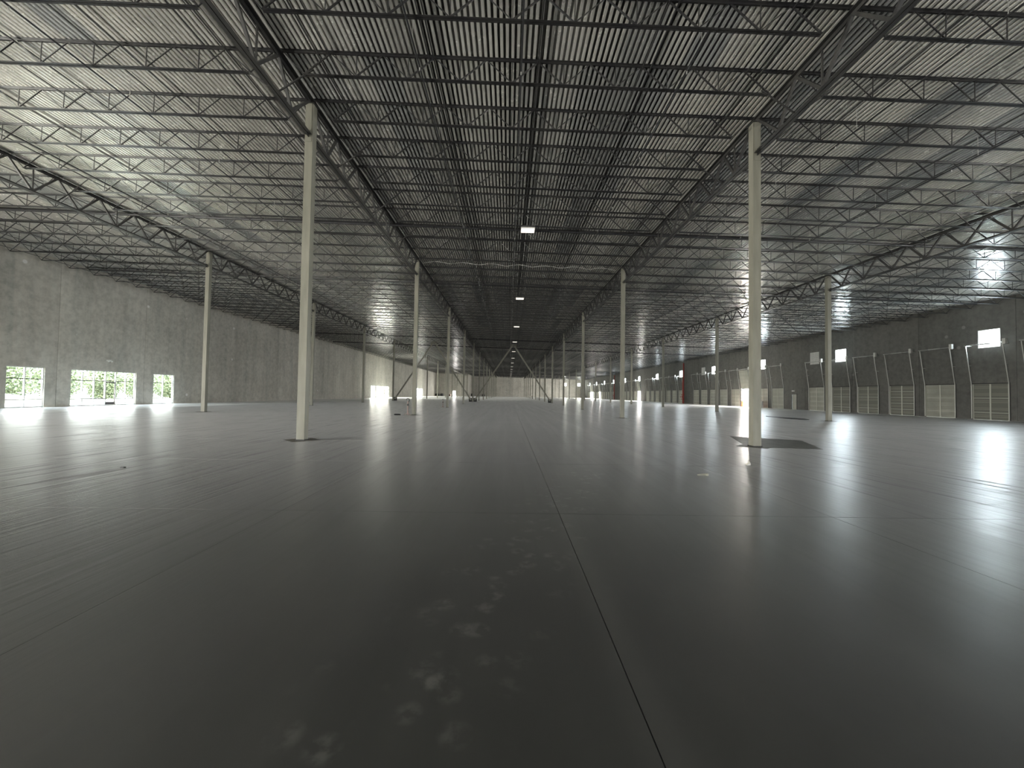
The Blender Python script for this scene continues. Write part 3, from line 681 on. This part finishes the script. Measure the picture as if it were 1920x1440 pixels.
# ------------------------------------------------------------------ things on the floor
r = thing('storage_crate', 'dark brown upright box standing before a dock door near the open one', 'box', (WR - 0.9, 62.75, 0))
MB().box(-0.35, 0.35, -0.38, 0.38, 0.1, 1.0).build('body', BROWN, r); MB().box(-0.38, 0.38, -0.41, 0.41, 1.0, 1.06).build('lid', BROWN, r); MB().box(-0.35, 0.35, -0.36, -0.26, 0, 0.1).box(-0.35, 0.35, 0.26, 0.36, 0, 0.1).build('skid', BROWN, r)
r = thing('white_drum', 'pale cylindrical drum on the floor right of the brown box', 'drum', (WR - 0.8, 61.65, 0))
MB().tube((0, 0, 0), (0, 0, 0.98), 0.33, 20).build('body', WHITE, r); MB().tube((0, 0, 0.98), (0, 0, 1.03), 0.35, 20).build('lid', WHITE, r)
for z in (0.33, 0.66): MB().tube((0, 0, z - 0.015), (0, 0, z + 0.015), 0.345, 20).build('hoop', WHITE, r)
r = thing('orange_barrel', 'orange safety barrel in the nearer open dock doorway', 'barrel', (WR - 0.5, 66.9, 0))
MB().tube((0, 0, 0.08), (0, 0, 1.0), 0.27, 18, 0.2).build('body', ORNG, r); MB().tube((0, 0, 0), (0, 0, 0.08), 0.36, 18).build('base', BLK, r)
# black sheet
mb = MB(); pl_ = [(22.10, 33.3), (22.75, 32.6), (23.3, 31.2), (23.0, 30.2), (22.5, 29.0), (22.05, 28.8), (21.75, 29.9), (21.7, 31.2), (21.85, 32.4)]
mb.v = [(x, y, 0.0) for x, y in pl_] + [(x, y, 0.02 + 0.03 * (i % 3 == 0)) for i, (x, y) in enumerate(pl_)] + [(22.35, 31.0, 0.06)]
n = len(pl_); mb.f = [(i, (i + 1) % n, n + (i + 1) % n, n + i) for i in range(n)] + [(n + i, n + (i + 1) % n, 2 * n) for i in range(n)] + [tuple(reversed(range(n)))]
tag(mb.build('black_sheet', BLK), 'crumpled black sheet lying flat on the floor left of the outer right column', 'sheet')
def scrap(name, loc, pts, label, m, cat):
    b = MB(); n_ = len(pts); b.v = [(x, y, 0.0) for x, y, z in pts] + [(x, y, z) for x, y, z in pts]
    b.f = [(i, (i + 1) % n_, n_ + (i + 1) % n_, n_ + i) for i in range(n_)] + [tuple(range(n_, 2 * n_)), tuple(reversed(range(n_)))]
    return tag(b.build(name, m, None, loc), label, cat)
scrap('metal_strap', (3.97, 7.95, 0), [(-0.1, -0.015, 0.02), (0.06, -0.02, 0.02), (0.09, -0.05, 0.03), (0.11, -0.03, 0.045), (0.09, 0.02, 0.04), (-0.1, 0.01, 0.02)], 'small thin metal strap lying on the floor before the near right column', RIB, 'scrap')
scrap('paper_scrap', (5.72, 9.25, 0), [(-0.07, -0.06, 0.015), (0.02, -0.05, 0.05), (0.05, 0.08, 0.09), (0.0, 0.05, 0.03), (-0.06, 0.03, 0.02)], 'crumpled pale scrap of paper in the reflection of the near right column', PAPER, 'paper')
scrap('floor_chip', (-7.7, 7.9, 0), [(-0.04, -0.02, 0.02), (0.03, -0.02, 0.03), (0.04, 0.02, 0.02), (-0.02, 0.03, 0.02)], 'tiny dark chip on the open floor at lower left', BLK, 'scrap')
# hooked posts beside two inner left columns
for x, y, s_, lb in ((XIL - 0.32, 27.2, 1.0, 'faded red post with hooked top beside the second inner left column'), (XIL - 0.4, Y0 + 2 * L - 0.6, 0.8, 'short faded red post beside the third inner left column'), (XIL + 0.1, Y0 + 6 * L - 0.9, 0.9, 'tiny faded red post beside the far seventh inner left column')):
    r = thing('hooked_post', lb, 'post', (x, y, 0)); r.scale = (s_,) * 3
    MB().tube((0, 0, 0.03), (0, 0, 0.98), 0.045, 12).build('post', PINK, r)
    hk = MB(); pp = [(0.11 * math.sin(t), 0, 1.06 - 0.11 * math.cos(t)) for t in [math.pi * 2 * q / 12 for q in range(11)]]
    for a, b in zip(pp, pp[1:]): hk.tube(a, b, 0.022, 8)
    hk.build('hook', BLK, r); MB().tube((0, 0, 0.66), (0, 0, 0.8), 0.06, 12).build('collar', BLK, r)
    MB().bar((0, 0, 0.2), (-0.22, -0.1, 0.02), 0.03).bar((0, 0, 0.2), (0.22, -0.1, 0.02), 0.03).bar((0, 0, 0.2), (0, 0.22, 0.02), 0.03).build('feet', PINK, r)
r = thing('cable_coil', 'small dark coil on the floor left of the hooked post', 'coil', (XIL - 0.95, 26.9, 0))
ck = MB(); pp = [(0.2 * math.cos(t), 0.2 * math.sin(t), 0.03 + 0.004 * t) for t in [math.pi * 2 * q / 14 for q in range(40)]]
for a, b in zip(pp, pp[1:]): ck.tube(a, b, 0.02, 6)
ck.build('coil', BLK, r)
# dark bundles by the far wall
for n, (x, y, w_, h_, lb) in enumerate(((-35.0, 190.6, 1.9, 1.25, 'leftmost dark covered bundle at the far left wall'), (-32.7, 190.8, 1.3, 1.3, 'dark covered bundle right of the leftmost at the far left wall'), (-28.9, 191.0, 1.2, 0.9, 'low brownish bundle left of the bright far door'), (-19.2, 205.0, 1.3, 1.5, 'dark bundle at the corner where the far wall steps back'), (-13.6, 208.0, 1.4, 1.2, 'dark bundle alone at the far wall behind the inner left columns'))):
    r = thing('covered_bundle', lb, 'bundle', (x, y, 0), 'dark bundles by the far wall')
    b = MB(); b.v = []; rr = random.Random(n)
    for lv, (z, s_) in enumerate(((0.12, 1.0), (h_ * 0.6, 1.0), (h_, 0.7))):
        for q in range(8):
            t = math.pi * 2 * (q + 0.5) / 8; b.v.append((w_ / 2 * 1.1 * s_ * math.cos(t) * (1 + rr.uniform(-.1, .1)), 0.5 * s_ * math.sin(t) * (1 + rr.uniform(-.1, .1)), z + rr.uniform(-.05, .05) * (lv > 0)))
    b.f = [(l_ * 8 + q, l_ * 8 + (q + 1) % 8, l_ * 8 + 8 + (q + 1) % 8, l_ * 8 + 8 + q) for l_ in (0, 1) for q in range(8)] + [tuple(range(16, 24)), tuple(reversed(range(8)))]
    b.build('cover', DARK if n != 2 else BROWN, r)
    MB().box(-w_ / 2, w_ / 2, -0.5, 0.5, 0.08, 0.12).box(-w_ / 2, -w_ / 2 + 0.1, -0.5, 0.5, 0, 0.08).box(w_ / 2 - 0.1, w_ / 2, -0.5, 0.5, 0, 0.08).build('pallet', BROWN, r)

# ------------------------------------------------------------------ person far down the hall
def skin_mesh(name, verts, edges, radii, m, parent, sub=2):
    me = bpy.data.meshes.new(name); me.from_pydata(verts, edges, []); me.update()
    o = bpy.data.objects.new(name, me); COL.objects.link(o); o.parent = parent
    bpy.context.view_layer.objects.active = o
    sk = o.modifiers.new('skin', 'SKIN')
    if not me.skin_vertices: bpy.context.view_layer.update()
    lay = me.skin_vertices[0].data if me.skin_vertices else None
    if lay:
        for i, rd in enumerate(radii): lay[i].radius = (rd, rd) if not isinstance(rd, tuple) else rd
        lay[0].use_root = True
    s_ = o.modifiers.new('sub', 'SUBSURF'); s_.levels = sub; s_.render_levels = sub
    me.materials.append(m); return o
pr = thing('person', 'distant person in white top and dark trousers near the inner right columns', 'person', (8.45, 139.0, 0), rot=(0, 0, 0.3))
V_ = [(0, 0, 0.95), (0, 0, 1.15), (0, 0, 1.38), (0, 0, 1.5), (0, -0.01, 1.6), (0, -0.01, 1.7),
      (0.1, 0, 0.9), (0.11, -0.02, 0.5), (0.12, 0, 0.08), (0.12, -0.14, 0.04), (-0.1, 0, 0.9), (-0.11, 0.04, 0.5), (-0.12, 0.06, 0.08), (-0.12, -0.08, 0.04),
      (0.19, 0, 1.4), (0.24, 0, 1.13), (0.25, -0.08, 0.88), (0.25, -0.1, 0.8), (-0.19, 0, 1.4), (-0.24, 0, 1.13), (-0.25, -0.05, 0.88), (-0.25, -0.06, 0.8)]
E_ = [(0, 1), (1, 2), (2, 3), (3, 4), (4, 5), (0, 6), (6, 7), (7, 8), (8, 9), (0, 10), (10, 11), (11, 12), (12, 13), (2, 14), (14, 15), (15, 16), (16, 17), (2, 18), (18, 19), (19, 20), (20, 21)]
R_ = [(.15, .11), (.13, .1), (.17, .11), .055, .09, .085, .085, .06, .045, .035, .085, .06, .045, .035, .06, .045, .032, .03, .06, .045, .032, .03]
skin_mesh('body', V_, E_, R_, SKIN, pr)
skin_mesh('shirt', [V_[i] for i in (1, 0, 2, 14, 15, 18, 19)], [(1, 0), (0, 2), (2, 3), (3, 4), (2, 5), (5, 6)], [(.155, .125), (.165, .13), (.19, .13), .075, .062, .075, .062], SHIRT, pr)
skin_mesh('trousers', [V_[i] for i in (0, 6, 7, 8, 10, 11, 12)], [(0, 1), (1, 2), (2, 3), (0, 4), (4, 5), (5, 6)], [(.165, .125), .1, .078, .062, .1, .078, .062], TROUS, pr)
skin_mesh('hair', [(0, 0.015, 1.67), (0, 0.02, 1.74)], [(0, 1)], [.094, .08], HAIR, pr)

# ------------------------------------------------------------------ outdoors seen through the left windows
MB().box(-420, WL - WT, -150, 420, -0.4, -0.02).build('ground_outside', DIRT, kind='structure')
MB().box(WR + WT, 420, -150, 420, -1.6, -1.2).build('dock_yard', DIRT, kind='structure')
mb = MB(); rr = random.Random(7); mb.v = [(0, 0, 1.0)]
for ring, (rad, z) in enumerate(((0.9, 0.8), (1.9, 0.35), (2.7, 0.0))):
    for q in range(16):
        t = math.pi * 2 * q / 16; k_ = 1 + rr.uniform(-.12, .12); mb.v.append((rad * k_ * math.cos(t), rad * k_ * 1.5 * math.sin(t), z + (rr.uniform(-.1, .1) if z else 0)))
mb.f = [(0, 1 + q, 1 + (q + 1) % 16) for q in range(16)] + [(1 + l_ * 16 + q, 17 + l_ * 16 + q, 17 + l_ * 16 + (q + 1) % 16, 1 + l_ * 16 + (q + 1) % 16) for l_ in (0, 1) for q in range(16)]
tag(mb.build('dirt_mound', DIRT, None, (-47, 36.5, -0.05)), 'pale heap of dirt outside the leftmost window', 'mound')
def tree_meshes(seed):
    rr = random.Random(seed); lf_ = MB()
    for _ in range(6000):
        t = rr.uniform(0, 2 * math.pi); u = rr.uniform(-1, 1); q = rr.random() ** 0.4
        cl = (1 + 0.25 * math.sin(3 * t + seed) + 0.2 * math.sin(5 * u + seed))
        x, y, z = 3.0 * q * cl * math.sqrt(1 - u * u) * math.cos(t), 3.0 * q * cl * math.sqrt(1 - u * u) * math.sin(t), 3.4 + 3.9 * q * u
        if z < 0.05: z = rr.uniform(0.05, 1.2)
        a = Vector((rr.uniform(-1, 1), rr.uniform(-1, 1), rr.uniform(-1, 1))).normalized() * rr.uniform(0.12, 0.26)
        b = a.cross(Vector((rr.uniform(-1, 1), rr.uniform(-1, 1), rr.uniform(-1, 1)))).normalized() * rr.uniform(0.06, 0.14)
        c = Vector((x, y, z)); i = len(lf_.v); lf_.v += [tuple(c - a), tuple(c + b), tuple(c + a), tuple(c - b)]; lf_.f.append((i, i + 1, i + 2, i + 3))
    tr = MB().tube((0, 0, 0), (0.1, 0, 2.4), 0.2, 9, 0.14).tube((0.1, 0, 2.4), (-0.3, 0.3, 5.2), 0.14, 8, 0.05).tube((0.1, 0, 2.2), (1.2, -0.4, 4.2), 0.09, 8, 0.03).tube((0.05, 0, 1.8), (-1.3, -0.5, 3.8), 0.08, 8, 0.03)
    return lf_.mesh('foliage', LEAF), tr.mesh('trunk', BARK)
TM = [tree_meshes(s) for s in (1, 2, 3)]
rr = random.Random(11)
for n in range(18):
    x = -59 - 9.5 * (n % 2) + rr.uniform(-.5, .5); y = 40 + n * 2.9
    r = thing('tree', f'leafy green tree outside the left windows, {nth(n + 1)} from the left', 'tree', (x, y, -0.05), 'trees outside the left windows', (0, 0, rr.uniform(0, 6)))
    s_ = rr.uniform(0.72, 0.85); r.scale = (s_, s_, s_)
    a, b = TM[n % 3]; put('foliage', a, r); put('trunk', b, r)
